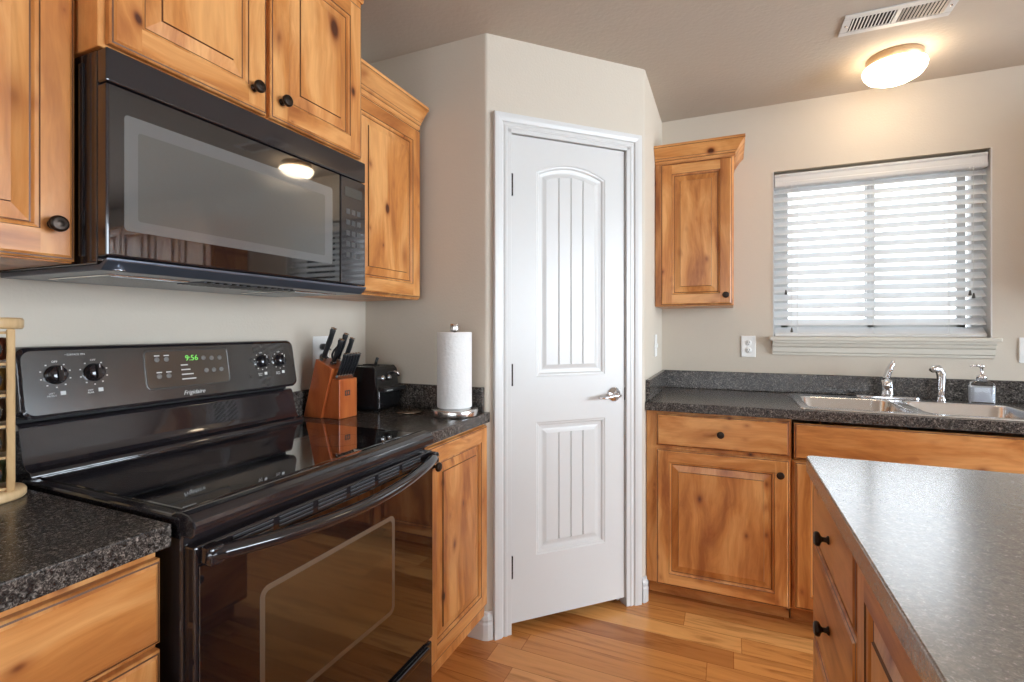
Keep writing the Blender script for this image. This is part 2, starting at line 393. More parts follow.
# baseboard profile swept round the pantry corners
def baseboard(name, pts, end_s=None):
    prof = [(0.0, 0), (.013, 0), (.013, .062), (.010, .070), (.010, .076), (.013, .080), (.011, .090), (.006, .098), (.006, .108), (0, .112)]
    prof = [(o+.001, z) for o, z in prof]
    n = len(pts); loops = []
    for i, p in enumerate(pts):
        d0 = (pts[i]-pts[i-1]).normalized() if i else (pts[1]-pts[0]).normalized()
        d1 = (pts[i+1]-pts[i]).normalized() if i < n-1 else d0
        n0 = Vector((d0.y, -d0.x)); n1 = Vector((d1.y, -d1.x)); mi = (n0+n1).normalized(); k = 1/max(.3, mi.dot(n0))
        loops.append([(p.x+mi.x*o*k, p.y+mi.y*o*k, z) for o, z in prof])
    b = MB(); b.loft(loops, TRIM, closed=True, cap0=True, cap1=True); return struct(b.build(name))
baseboard('baseboard_pantry_left', [Vector((.53, 1.79)), P1-Vector((.008, 0)), P1+U*.006, d2(.026)])
baseboard('baseboard_pantry_right', [d2(.748), P2-U*.008, P2+Vector((0, .006)), Vector((1.148, 2.345))])

# ------------------------------------------------------------------ pantry door (door_1) with its casing (trim_1)
DM = Matrix.Translation((P1.x, P1.y, 0)) @ Matrix.Rotation(math.atan2(U.y, U.x), 4, 'Z')     # local x along the wall, local -y out of it
tr = bpy.data.objects.new('trim_1', None); COL.objects.link(tr); tr.matrix_world = DM; struct(tr, 'white stepped casing round the pantry door')
b = MB()
prof = [(0, 0), (0, -.010), (.004, -.013), (.012, -.013), (.016, -.010), (.022, -.010), (.026, -.016), (.040, -.019), (.052, -.020), (.058, -.020), (.060, -.016), (.060, 0)]
IL, IR, IT = .089, .677, 2.062
loops = []
for o, y in prof:
    y -= .001
    loops.append([(IL-o, y, 0), (IL-o, y, IT+o), (IR+o, y, IT+o), (IR+o, y, 0)])
b.loft(loops, TRIM, closed=False)
# end caps at the floor
b.poly([(IL-o, y-.001, .0005) for o, y in prof], TRIM); b.poly([(IR+o, y-.001, .0005) for o, y in prof][::-1], TRIM)
b.build('casing', tr)
b = MB(); jt = .018
b.box((OPL-.001, -.012, 0), (OPL+jt, .11, OPT), TRIM, .002); b.box((OPR-jt, -.012, 0), (OPR+.001, .11, OPT), TRIM, .002); b.box((OPL, -.012, OPT-jt), (OPR, .11, OPT+.001), TRIM, .002)
b.box((OPL+jt, .05, 0), (OPL+jt+.01, .08, OPT-jt), TRIM); b.box((OPR-jt-.01, .05, 0), (OPR-jt, .08, OPT-jt), TRIM); b.box((OPL+jt, .05, OPT-jt-.01), (OPR-jt, .08, OPT-jt), TRIM)
b.build('door_jamb', tr)

door = bpy.data.objects.new('door_1', None); COL.objects.link(door); door.matrix_world = DM
struct(door, 'white two-panel pantry door with arched plank top panel')
DL, DR, DB, DT = OPL+jt+.003, OPR-jt-.003, .038, OPT-jt-.003
FY = 0.002
def arch(x, x0, x1, z, rise):
    t = (x-x0)/(x1-x0)*2-1; return z + rise*(1-t*t)
def ring(x0, x1, z0, z1, rise, ins, y, n=12):
    X0, X1, Z0 = x0+ins, x1-ins, z0+ins; pts = [(X0, y, Z0), (X1, y, Z0)]
    for k in range(n+1):
        x = X1+(X0-X1)*k/n; pts.append((x, y, arch(x, x0, x1, z1, rise)-ins if rise else z1-ins))
    return pts
b = MB()
panels = [(.222, .556, 1.045, 1.905, .042), (.222, .556, .300, .855, 0)]
for x0, x1, z0, z1, rise in panels:
    rs = [(0, FY), (.004, FY+.003), (.010, FY+.004), (.016, FY+.010), (.030, FY+.012), (.036, FY+.011), (.050, FY+.006)]
    b.loft([ring(x0, x1, z0, z1, rise, i, y) for i, y in rs], TRIM)
    # planked field with v-grooves
    X0, X1, Z0 = x0+.05, x1-.05, z0+.05; npl = 4; g = .0035; yf = FY+.006
    top = lambda x: (arch(x, x0, x1, z1, rise) if rise else z1)-.05
    for k in range(npl):
        a = X0+(X1-X0)*k/npl+(g if k else 0); c = X0+(X1-X0)*(k+1)/npl-(g if k < npl-1 else 0)
        xs = [a+(c-a)*t/4 for t in range(5)]
        b.poly([(a, yf, Z0), (c, yf, Z0)]+[(x, yf, top(x)) for x in xs[::-1]], TRIM)
        if k < npl-1:
            m_ = c+g; b.poly([(c, yf, Z0), (m_, yf+.005, Z0), (m_, yf+.005, top(m_)), (c, yf, top(c))], TRIM)
            b.poly([(m_, yf+.005, Z0), (m_+g, yf, Z0), (m_+g, yf, top(m_+g)), (m_, yf+.005, top(m_))], TRIM)
# slab face around the two panels
px0, px1 = .222, .556
def q(x0, x1, z0, z1): b.poly([(x0, FY, z0), (x1, FY, z0), (x1, FY, z1), (x0, FY, z1)], TRIM)
q(DL, px0, DB, DT); q(px1, DR, DB, DT); q(px0, px1, DB, .300); q(px0, px1, .855, 1.045)
rr = ring(px0, px1, 1.045, 1.905, .042, 0, FY)[2:]
for p, r_ in zip(rr, rr[1:]): b.poly([(r_[0], FY, r_[2]), (p[0], FY, p[2]), (p[0], FY, DT), (r_[0], FY, DT)], TRIM)
# edges and back
for a, c in (((DL, DB), (DR, DB)), ((DR, DB), (DR, DT)), ((DR, DT), (DL, DT)), ((DL, DT), (DL, DB))): b.poly([(a[0], FY, a[1]), (c[0], FY, c[1]), (c[0], FY+.035, c[1]), (a[0], FY+.035, a[1])], TRIM)
b.poly([(DL, FY+.035, DB), (DR, FY+.035, DB), (DR, FY+.035, DT), (DL, FY+.035, DT)], TRIM)
b.build('door_leaf', door)
for z in (1.836, 1.058, .271):
    b = MB(); b.lathe([(0, z-.045), (.007, z-.045), (.007, z-.016), (.006, z-.015), (.007, z-.014), (.007, z+.014), (.006, z+.015), (.007, z+.016), (.007, z+.045), (0, z+.045)], BRZ, 12, Matrix.Translation((DL-.0015, FY-.007, 0)))
    b.box((DL-.006, FY-.0045, z-.044), (DL+.006, FY+.0, z+.044), BRZ); b.build('hinge', door)
hx, hz = .600, .955
b = MB()
b.lathe([(0, 0), (.033, 0), (.033, .004), (.028, .010), (.016, .013), (.012, .020), (.011, .042), (0, .042)], CHROME, 28, rot_to((0, -1, 0), (hx, FY, hz)))
b.tube([(hx+.004, FY-.045, hz), (hx-.012, FY-.048, hz), (hx-.04, FY-.048, hz-.003), (hx-.075, FY-.046, hz-.008), (hx-.105, FY-.043, hz-.006)], [.011, .011, .009, .008, .006], CHROME, 12, flat=.8)
b.build('door_handle', door)['label'] = 'chrome lever handle'
b = MB(); b.box((DR-.0005, FY-.003, hz-.028), (DR+.0025, FY+.02, hz+.028), BRZ); b.build('latch_plate', door)

# ------------------------------------------------------------------ cabinet builders
def panel_front(b, x0, x1, z0, z1, y, t=.020, sw=.055, style='raised', horiz=False):
    """door or drawer front: back at y, face at y-t"""
    yf = y-t; WV = WX if horiz else WZ
    def R(i, yy): return [(x0+i, yy, z0+i), (x1-i, yy, z0+i), (x1-i, yy, z1-i), (x0+i, yy, z1-i)]
    # outer edge: side, stepped bead with a glazed line
    for (i0, ya), (i1, yb), m in (((0, y), (0, yf+.007), WZ), ((0, yf+.007), (.003, yf+.0035), WZ), ((.003, yf+.0035), (.006, yf+.003), GLZ), ((.006, yf+.003), (.010, yf), WZ)):
        b.loft([R(i0, ya), R(i1, yb)], m)
    b.poly([(x0, y, z0), (x1, y, z0), (x1, y, z1), (x0, y, z1)], WZ)
    e = .010
    if style == 'slab':
        b.poly(R(e, yf), WX); return
    # stiles run full height, rails between them
    b.poly([(x0+e, yf, z0+e), (x0+sw, yf, z0+e), (x0+sw, yf, z1-e), (x0+e, yf, z1-e)], WZ)
    b.poly([(x1-sw, yf, z0+e), (x1-e, yf, z0+e), (x1-e, yf, z1-e), (x1-sw, yf, z1-e)], WZ)
    b.poly([(x0+sw, yf, z0+e), (x1-sw, yf, z0+e), (x1-sw, yf, z0+sw), (x0+sw, yf, z0+sw)], WX)
    b.poly([(x0+sw, yf, z1-sw), (x1-sw, yf, z1-sw), (x1-sw, yf, z1-e), (x0+sw, yf, z1-e)], WX)
    for (i0, ya), (i1, yb), m in (((sw, yf), (sw+.0015, yf+.0025), GLZ), ((sw+.0015, yf+.0025), (sw+.007, yf+.004), WV), ((sw+.007, yf+.004), (sw+.010, yf+.010), WV),
                                  ((sw+.010, yf+.010), (sw+.0125, yf+.0105), GLZ), ((sw+.0125, yf+.0105), (sw+.040, yf+.0045), WV), ((sw+.040, yf+.0045), (sw+.0415, yf+.0005), GLZ)):
        b.loft([R(i0, ya), R(i1, yb)], m)
    b.poly(R(sw+.0415, yf+.0005), WV)
def knob(parent, x, y, z):
    b = MB(); b.lathe([(0, 0), (.009, 0), (.009, .002), (.0055, .005), (.005, .012), (.008, .015), (.0145, .018), (.0155, .022), (.0145, .026), (.011, .0285), (.008, .0275), (.005, .029), (0, .029)], BRZ, 24, rot_to((0, -1, 0), (x, y, z)))
    return b.build('knob', parent)
def crown(parent, w, d, z0, y=0.0, left=False, right=False, depthL=None):
    prof = [(0, 0), (.004, 0), (.006, .006), (.006, .016), (.012, .020), (.014, .026), (.020, .034), (.032, .052), (.044, .066), (.050, .070), (.050, .084), (0, .084)]
    path = []
    if left: path.append((0, d, (-1, 0)))
    path.append((0, y, (-1, -1) if left else (0, -1))); path.append((w, y, (1, -1) if right else (0, -1)))
    if right: path.append((w, d, (1, 0)))
    b = MB(); loops = [[(px+nx*o, py+ny*o, z0+z) for o, z in prof] for px, py, (nx, ny) in path]
    b.loft(loops, WX, cap0=True, cap1=True); bmesh.ops.recalc_face_normals(b.bm, faces=b.bm.faces[:])
    # thin glazed line under the top lip and along the bottom bead
    for o, z, h in ((.0065, .0140, .0025), (.0142, .0245, .0022), (.0505, .0700, .0025)):
        b.loft([[(px+nx*(o+.0002), py+ny*(o+.0002), z0+z), (px+nx*(o+.0002), py+ny*(o+.0002), z0+z+h)] for px, py, (nx, ny) in path], GLZ, closed=False)
    return b.build('crown_moulding', parent)
def cabinet(name, label, loc, rz, w, d, z0, z1, fronts, cat='cabinet', group=None, toe=0, ff=.004, holl=None):
    """fronts = (kind, x0, x1, z0, z1, [knob positions])"""
    t = thing(name, label, cat, loc, rz, group)
    b = MB()
    if toe:
        b.box((0, 0, toe), (w, d, z1), WZ, .0015, 1); b.box((0.002, .075, 0.0), (w-.002, d, toe), WX)
    else: b.box((0, 0, z0), (w, d, z1), WZ, .0015, 1)
    b.build('body', t)
    for kind, x0, x1, a, c, kn in fronts:
        b = MB(); panel_front(b, x0, x1, a, c, -.0008, style='slab' if kind != 'door' else 'raised')
        p = b.build(kind if kind != 'false_front' else 'false_front', t)
        for kx, kz in kn: knob(p, kx, -.021, kz)
    return t
RL, RI = PI/2, -PI/2
ZC = .873   # underside of the worktops
# --- wall cabinets on the left wall (local x = world Y)
c = cabinet('wall_cabinet', 'honey alder wall cabinet left of the microwave, near the camera', (.310, -.243, 0), RL, .797, .308, 1.375, 2.16,
        [('door', .012, .400, 1.378, 2.145, [(.372, 1.443)]), ('door', .405, .797-.003, 1.378, 2.145, [(.757, 1.443)])], group=None)
crown(c, .797, .30, 2.150)
c = cabinet('wall_cabinet', 'honey alder wall cabinet with two doors mounted above the black microwave', (.390, .557, 0), RL, .745, .388, 1.790, 2.32,
        [('door', .012, .367, 1.797, 2.285, [(.325, 1.848)]), ('door', .379, .728, 1.797, 2.285, [(.410, 1.848)])])
crown(c, .745, .388, 2.315, left=True, right=True)
c = cabinet('wall_cabinet', 'honey alder wall cabinet between the microwave and the grey pantry side wall', (.310, 1.304, 0), RL, .449, .308, 1.368, 2.09,
        [('door', .014, .435, 1.374, 2.065, [])])
crown(c, .449, .30, 2.078)
# --- wall cabinet beside the window
c = cabinet('wall_cabinet', 'small alder wall cabinet with one door between pantry wall and window', (1.1495, 2.67, 0), 0, .374, .298, 1.362, 2.12,
        [('door', .030, .368, 1.366, 2.090, [(.338, 1.413)])])
crown(c, .374, .298, 2.096, right=True)
# --- base cabinets, left wall
cabinet('base_cabinet', 'alder base cabinet left of the range with a wide top drawer', (.600, .080, 0), RL, .457, .595, 0, ZC,
        [('drawer', .010, .455, .716, .858, [(.222, .785)]), ('door', .010, .455, .110, .704, [(.425, .64)])], toe=.095)
cabinet('base_cabinet', 'alder base cabinet with two doors at the near end of the left counter', (.600, -.835, 0), RL, .914, .595, 0, ZC,
        [('drawer', .010, .904, .716, .858, [(.457, .785)]), ('door', .010, .452, .110, .704, [(.42, .64)]), ('door', .460, .904, .110, .704, [(.49, .64)])], toe=.095)
cabinet('base_cabinet', 'tall-door alder base cabinet between the range and the pantry door', (.600, 1.325, 0), RL, .462, .595, 0, ZC,
        [('door', .020, .452, .150, .862, [(.049, .802)])], toe=.095)
# --- base cabinets under the window
cabinet('base_cabinet', 'alder base cabinet under the window beside the pantry door, one drawer over one door', (1.150, 2.365, 0), 0, .590, .595, 0, ZC,
        [('drawer', .047, .582, .716, .862, [(.318, .788)]), ('door', .047, .582, .084, .700, [(.546, .640)])], toe=.082)
cabinet('sink_base_cabinet', 'alder sink base cabinet with a long false drawer front', (1.742, 2.365, 0), 0, .914, .595, 0, ZC-.17,
        [('door', .008, .452, .094, .697, [(.42, .640)]), ('door', .462, .906, .094, .697, [(.49, .640)]),
         ('false_front', .006, .908, .710, .858, [])], toe=.082)
cabinet('base_cabinet', 'alder base cabinet under the counter right of the sink', (2.658, 2.365, 0), 0, .60, .595, 0, ZC,
        [('drawer', .008, .592, .716, .862, [(.3, .788)]), ('door', .008, .592, .084, .700, [(.04, .640)])], toe=.082)
# --- wall cabinets further right on the window wall, seen mirrored in the microwave door
for k in range(2):
    cabinet('wall_cabinet', ['alder wall cabinet right of the window, mirrored in the microwave door', 'alder wall cabinet farthest right on the window wall'][k], (3.05+k*.80, 2.67, 0), 0, .79, .298, 1.362, 2.16,
        [('door', .01, .39, 1.37, 2.14, [(.36, 1.42)]), ('door', .40, .78, 1.37, 2.14, [(.43, 1.42)])])
# --- island (local x = world -Y, fronts face the range)
cabinet('drawer_cabinet', 'alder island cabinet of stacked drawers at the far end', (1.719, 1.500, 0), RI, .475, .60, 0, ZC,
        [('drawer', .010, .468, .716, .862, [(.235, .787)]), ('drawer', .010, .468, .475, .702, [(.235, .590)]), ('drawer', .010, .468, .110, .462, [(.235, .29)])], toe=.095)
cabinet('base_cabinet', 'alder island cabinet with a recessed panel door nearest the camera', (1.719, 1.024, 0), RI, .50, .60, 0, ZC,
        [('door', .008, .492, .110, .862, [(.455, .80)])], toe=.095)

# ------------------------------------------------------------------ worktops
def top_box(b, a, c, m=LAM): b.box(a, c, m, .003, 2)
t = thing('countertop', 'dark flecked laminate counter left of the range, holding the spice rack', 'countertop', (0, 0, 0))
b = MB(); top_box(b, (.001, -.84, .874), (.624, .549, .914)); b.build('worktop', t)
b = MB(); top_box(b, (.001, -.84, .9145), (.020, .549, 1.012)); b.build('backsplash', t)
t = thing('countertop', 'dark flecked laminate counter between range and pantry wall, under the knife block', 'countertop', (0, 0, 0))
b = MB(); top_box(b, (.001, 1.3235, .874), (.624, 1.7895, .914)); b.build('worktop', t)
b = MB(); top_box(b, (.001, 1.3235, .9145), (.020, 1.789, 1.012)); top_box(b, (.0205, 1.770, .9145), (.600, 1.789, 1.012)); b.build('backsplash', t)
# worktop with the sink cut out
SX0, SX1, SY0, SY1 = 1.775, 2.615, 2.365, 2.890
t = thing('countertop', 'long dark flecked laminate counter under the window holding the steel sink', 'countertop', (0, 0, 0))
b = MB(); i = .012
top_box(b, (1.1495, 2.331, .874), (SX0+i, 2.969, .914)); top_box(b, (SX1-i, 2.331, .874), (3.40, 2.969, .914))
b.box((SX0+i-.003, 2.331, .874), (SX1-i+.003, SY0+i, .914), LAM); b.box((SX0+i-.003, SY1-i, .874), (SX1-i+.003, 2.969, .914), LAM)
b.build('worktop', t)
b = MB(); top_box(b, (1.1495, 2.950, .9145), (3.40, 2.969, 1.012)); top_box(b, (1.1495, 2.345, .9145), (1.1685, 2.9495, 1.012)); b.build('backsplash', t)
t = thing('countertop', 'island counter of grey flecked laminate with a rounded corner, lit by the window', 'countertop', (0, 0, 0))
b = MB(); IX0, IX1, IY0, IY1 = 1.684, 2.72, .50, 1.514
pts = []
for cx_, cy_, a0 in ((IX0+.02, IY1-.02, 90), (IX0+.02, IY0+.02, 180), (IX1-.02, IY0+.02, 270), (IX1-.02, IY1-.02, 0)):
    for k in range(6): a = math.radians(a0+18*k); pts.append((cx_+.02*math.cos(a), cy_+.02*math.sin(a), .874))
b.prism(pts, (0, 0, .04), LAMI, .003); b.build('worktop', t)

# ------------------------------------------------------------------ electric range
rg = thing('range', 'black freestanding electric range with glass cooktop and oven window', 'range', (0, .560, 0))
RW = .756
b = MB(); b.box((.03, 0, .03), (.630, RW, .895), BLACKG, .004); b.box((.08, .03, 0), (.60, RW-.03, .03), DARK); b.build('body', rg)
b = MB()   # cooktop frame and glass
b.box((.100, 0, .896), (.628, RW, .921), BLACKG, .006, 3)
b.build('cooktop_frame', rg)
b = MB(); b.box((.125, .022, .9205), (.600, RW-.022, .9245), GLASSB, .0015)
ct = b.build('glass_top', rg)
RINGM = plain('burner_marking', (.05, .05, .052), .08, coat=1.0)
for cx_, cy_, r_ in ((.255, .20, .082), (.255, .55, .105), (.465, .20, .112), (.465, .56, .082)):
    b = MB(); b.lathe([(r_-.002, .9247), (r_, .9247)], RINGM, 56, Matrix.Translation((cx_, cy_, 0))); b.lathe([(0, .9246), (r_-.006, .9246)], plain('burner_zone', (.035, .034, .035), .06, coat=1.0), 56, Matrix.Translation((cx_, cy_, 0))); b.build('burner', ct)
b = MB()   # front bullnose rail
pr_ = [(.600, .9215), (.612, .928), (.630, .930), (.648, .927), (.660, .918), (.664, .905), (.662, .892), (.655, .886), (.600, .886)]
b.prism([(x, .001, z) for x, z in pr_], (0, RW-.002, 0), BLACKG, .003)
b.build('front_rail', rg)
# backguard: control panel on top of a recessed neck and a sloped riser
b = MB()
b.prism([(x, .006, z) for x, z in ((.020, .905), (.126, .905), (.128, .928), (.124, .936), (.116, .938), (.106, .941), (.098, .950), (.092, .965), (.078, 1.026), (.073, 1.034), (.065, 1.037), (.020, 1.037))], (0, RW-.012, 0), BLACKG, .0015, smooth=True)
b.box((.020, .012, 1.036), (.052, RW-.012, 1.060), DARK)
b.build('riser', rg)
def rrect(y0, y1, z0, z1, r, n=5):
    out = []
    for cy, cz, a0 in ((y1-r, z1-r, 0), (y0+r, z1-r, 90), (y0+r, z0+r, 180), (y1-r, z0+r, 270)):
        for k in range(n+1): a = math.radians(a0+90*k/n); out.append((cy+r*math.cos(a), cz+r*math.sin(a)))
    return out
TILT = math.radians(10)
def bgp(y, z, o=0.0):   # point on the leaning control face, o outward
    zz = z-1.125; return (.086 - zz*math.tan(TILT) + o, y, z)
b = MB()
outer = rrect(.0, RW, 1.046, 1.206, .022)
loops = [[(.022, y, z) for y, z in outer], [bgp(y, z, -.008) for y, z in outer]]
cy0, cz0 = RW/2, 1.126
for ins, o in ((.004, -.001), (.009, .001)):
    loops.append([bgp(y, z, o) for y, z in rrect(ins, RW-ins, 1.046+ins, 1.206-ins, .020)])
b.loft(loops, BLACKG, smooth=True, cap0=True)
for ins, o in ((.009, .001),): b.poly([bgp(y, z, o) for y, z in rrect(ins, RW-ins, 1.046+ins, 1.206-ins, .020)], PANELB)
bmesh.ops.recalc_face_normals(b.bm, faces=b.bm.faces[:])
cp = b.build('control_panel', rg)
b = MB()   # oven display window with raised border
o1 = rrect(.256, .500, 1.083, 1.189, .014); o2 = rrect(.261, .495, 1.088, 1.184, .011)
b.loft([[bgp(y, z, .001) for y, z in o1], [bgp(y, z, .0035) for y, z in rrect(.258, .498, 1.085, 1.187, .012)], [bgp(y, z, .0015) for y, z in o2]], plain('display_border', (.10, .095, .09), .25, metal=.5), smooth=True)
b.poly([bgp(y, z, .0014) for y, z in o2], plain('display_glass', (.075, .06, .048), .12, coat=.5))
dp = b.build('display', cp)
def bg_mat(y, z, o=.0022):   # text frame: x -> world +Y, y -> up, normal -> +X
    p = bgp(y, z, o); R = Matrix(((0, -math.sin(TILT), math.cos(TILT)), (1, 0, 0), (0, math.cos(TILT), math.sin(TILT)))).to_4x4()
    return Matrix.Translation(p) @ R
text_part('9:56', .022, GREEN, bg_mat(.385, 1.163), 'clock_digits', dp)
BTN = plain('button_grey', (.20, .19, .18), .5)
for (y, z) in ((.290, 1.163), (.315, 1.163), (.292, 1.118), (.317, 1.118), (.420, 1.162), (.445, 1.160), (.470, 1.160), (.425, 1.125), (.448, 1.125), (.472, 1.125)):
    b = MB(); b.lathe([(0, 0), (.0068, 0), (.0068, .0006), (0, .0008)], BTN, 14, bg_mat(y, z, .0018)); b.build('button', dp)
for k, (wd) in enumerate((.020, .026, .034, .040)):
    z = 1.143-.013*k
    b = MB(); b.poly([bgp(.352, z, .002), bgp(.352+wd, z, .002), bgp(.352+wd, z+.0032, .002), bgp(.352, z+.0032, .002)], INK); b.build('marking', dp)
for y, z in ((.283, 1.172), (.308, 1.172), (.285, 1.127), (.310, 1.127)):
    b = MB(); b.poly([bgp(y, z, .003), bgp(y+.014, z, .003), bgp(y+.014, z+.003, .003), bgp(y, z+.003, .003)], INK); b.build('marking', dp)
text_part('Frigidaire', .0165, INK, bg_mat(.382, 1.067), 'brand_lettering', cp, shear=.35)
def dial(y, z, r, labels, name1, name2):
    b = MB(); M = bg_mat(y, z, .001)
    b.lathe([(0, 0), (r*1.18, 0), (r*1.18, .003), (r*1.05, .005), (r, .006), (r*.92, .017), (r*.8, .019), (0, .019)], BLACKG, 32, M)
    b.box((-.0045, -r*.98, .012), (.0045, r*.98, .027), BLACKG, .002, 2, M)
    b.box((-.0008, r*.45, .0268), (.0008, r*.92, .0276), INK, 0, 1, M)
    k = b.build('control_knob', cp)
    b = MB()
    for a in range(0, 360, 36):
        if a == 0: continue
        ca, sa = math.sin(math.radians(a)), math.cos(math.radians(a)); q = r*1.55
        b.box((q*ca-.0016, q*sa-.0013, 0), (q*ca+.0016, q*sa+.0013, .0004), INK, 0, 1, bg_mat(y, z, .0014))
    b.box((.006, -r*2.55, 0), (.016, -r*2.55+.009, .0004), INK, 0, 1, bg_mat(y, z, .0014))
    b.build('dial_markings', cp)
    text_part('OFF', .0065, INK, bg_mat(y, z+r*1.62, .0014), 'dial_lettering', cp, ext=.0002)
    text_part(name1+'\n'+name2, .0055, INK, bg_mat(y-.010, z-r*2.4, .0014), 'dial_lettering', cp, ext=.0002)
dial(.068, 1.141, .0185, '', 'LEFT', 'FRONT'); dial(.143, 1.141, .0185, '', 'LEFT', 'REAR')
dial(.616, 1.139, .0175, '', 'RIGHT', 'REAR'); dial(.686, 1.139, .0175, '', 'RIGHT', 'FRONT')
text_part('\u2022 SURFACE ON', .006, INK, bg_mat(.108, 1.186, .0014), 'dial_lettering', cp, ext=.0002)
# vent strip, oven door, handle, drawer
b = MB(); b.box((.630, .004, .295), (.660, RW-.004, .872), BLACKG, .005, 3)
od = b.build('oven_door', rg)
b = MB(); b.box((.6605, .010, .305), (.6635, RW-.010, .838), GLASSB, .0012)
b.build('door_glass', od)
OVW = plain('oven_window_glass', (.055, .038, .020), .07, spec=.8, coat=1.0)
b = MB(); w0, w1, h0, h1 = .130, .556, .475, .742
o1 = rrect(w0, w1, h0, h1, .02); o2 = rrect(w0+.012, w1-.012, h0+.012, h1-.012, .012)
b.loft([[(.6638, y, z) for y, z in o1], [(.6642, y, z) for y, z in rrect(w0+.006, w1-.006, h0+.006, h1-.006, .016)], [(.6638, y, z) for y, z in o2]], plain('oven_window_border', (.22, .17, .12), .25, metal=.3), smooth=True)
b.poly([(.6639, y, z) for y, z in o2], OVW)
b.build('oven_window', od)
b = MB()
for row in range(3):
    for k in range(6):
        y = .075+k*.104; z = .862-.0085*row
        b.box((.6595, y, z-.0022), (.6615, y+.088, z+.0022), DARK)
        b.box((.6605, y, z+.0022), (.6625, y+.088, z+.0032), plain('vent_edge', (.32, .34, .38), .25, metal=.6) if row == 0 and k == 0 else bpy.data.materials['vent_edge'])
b.build('vent_slots', od)
b = MB(); pts = []; rs = []
for k in range(25):
    t_ = k/24; s_ = math.sin(PI*t_); pts.append((.672+.050*s_**.7, .014+(RW-.028)*t_, .858-.022*s_)); rs.append(.016)
b.tube(pts, rs, BLACKG, 16, flat=.85)
for y in (.012, RW-.040): b.box((.660, y, .838), (.690, y+.028, .872), BLACKG, .006, 3)
b.build('door_handle', od)
b = MB(); b.box((.630, .004, .070), (.658, RW-.004, .283), BLACKG, .005, 3)
b.box((.656, .03, .262), (.668, RW-.03, .280), BLACKG, .004)
b.build('storage_drawer', rg)

# ------------------------------------------------------------------ microwave over the range
MWH = 1.7885
mw = thing('microwave', 'black over-the-range microwave with large glass door under the two-door cabinet', 'microwave', (0, .5615, 0))
MW_ = .740
b = MB(); b.box((.002, 0, 1.372), (.378, MW_, MWH-.001), BLACKG, .003)
for x in (.18, .25, .32): b.box((x, -.0025, 1.39), (x+.014, .001, 1.77), BLACKG, .001)
b.build('body', mw)
b = MB(); b.box((.379, 0, 1.722), (.409, MW_, MWH-.001), BLACKG, .004, 3); b.build('top_vent_band', mw)
b = MB(); b.box((.379, 0, 1.386), (.409, .624, 1.719), BLACKG, .004, 3)
md = b.build('door', mw)
b = MB(); b.box((.4085, .004, 1.390), (.4105, .620, 1.716), GLASSB, .0008); b.build('door_glass', md)
MWW = plain('perforated_window', (.085, .082, .075), .06, spec=.7, coat=1.0, bump=.05, bscale=900)
MWF = plain('window_surround', (.12, .118, .114), .08, spec=.7, coat=1.0)
b = MB(); o1 = rrect(.030, .590, 1.440, 1.668, .008); o2 = rrect(.055, .560, 1.462, 1.640, .006)
b.loft([[(.4108, y, z) for y, z in o1], [(.4107, y, z) for y, z in o2]], MWF)
b.poly([(.4107, y, z) for y, z in o2], MWW)
bmesh.ops.recalc_face_normals(b.bm, faces=b.bm.faces[:])
b.build('door_window', md)
b = MB(); b.box((.379, .627, 1.386), (.409, MW_, 1.719), BLACKG, .004, 3)
mc = b.build('control_panel', mw)
b = MB(); b.box((.4085, .645, 1.660), (.4102, .722, 1.690), plain('clock_window', (.05, .05, .045), .2), .0006)
b.build('clock_display', mc)
b = MB()
for r_ in range(5):
    for k in range(3): b.box((.4090, .650+k*.024, 1.470+r_*.034), (.4098, .667+k*.024, 1.486+r_*.034), plain('keypad_grey', (.06, .06, .06), .4) if r_ == 0 and k == 0 else bpy.data.materials['keypad_grey'], .0003, 1)
b.build('keypad', mc)
b = MB()
b.prism([(x, .0, z) for x, z in ((.010, 1.3715), (.385, 1.3715), (.412, 1.384), (.412, 1.378), (.392, 1.360), (.010, 1.360))], (0, MW_, 0), HOODB, .0015, seg=1)
hb = b.build('hood_base', mw)
b = MB()
for y0, y1, mm in ((.045, .215, 0), (.525, .695, 0)):
    b.box((.10, y0, 1.357), (.33, y1, 1.3605), STEEL, .002); b.box((.115, y0+.012, 1.3555), (.315, y1-.012, 1.3575), FILT)
for y0, y1 in ((.235, .365), (.375, .505)):
    for k in range(12): b.box((.25, y0+k*.0108, 1.3565), (.35, y0+k*.0108+.006, 1.3602), DARK if k % 2 else HOODB)
b.build('filter_grille', hb)
b = MB(); b.lathe([(0, 0), (.012, 0), (.012, -.002), (0, -.003)], CHROME, 16, Matrix.Translation((.392, .03, 1.363))); b.build('screw', hb)

# ------------------------------------------------------------------ knife block, knives, scissors
CHERRY = wood('cherry_block', 2, (.54, .15, .040), (.42, .095, .024), (.28, .05, .014), .3, False)
KY = 1.408; KW = .104; KZ = .9145
kb = thing('knife_block', 'reddish wooden knife block full of black handled knives beside the range', 'knife block', (0, KY, KZ))
b = MB()
b.prism([(x, 0, z) for x, z in ((.026, 0), (.112, 0), (.166, .185), (.088, .220))], (0, KW, 0), CHERRY, .0025)
b.prism([(x, .010, z) for x, z in ((.1135, 0), (.192, 0), (.192, .146), (.157, .146))], (0, KW-.010, 0), CHERRY, .0025)
b.build('block', kb)
b = MB(); LG = plain('logo_dark', (.05, .035, .03), .5)
b.box((.1921, .038, .083), (.1927, .066, .103), LG); 
for k in range(2): b.box((.1926, .043+k*.011, .087), (.1930, .049+k*.011, .099), CHERRY)
b.build('logo', kb)
LEAN = Vector((.40, .02, .917)).normalized()
HB = plain('black_knife_handle', (.014, .014, .016), .3)
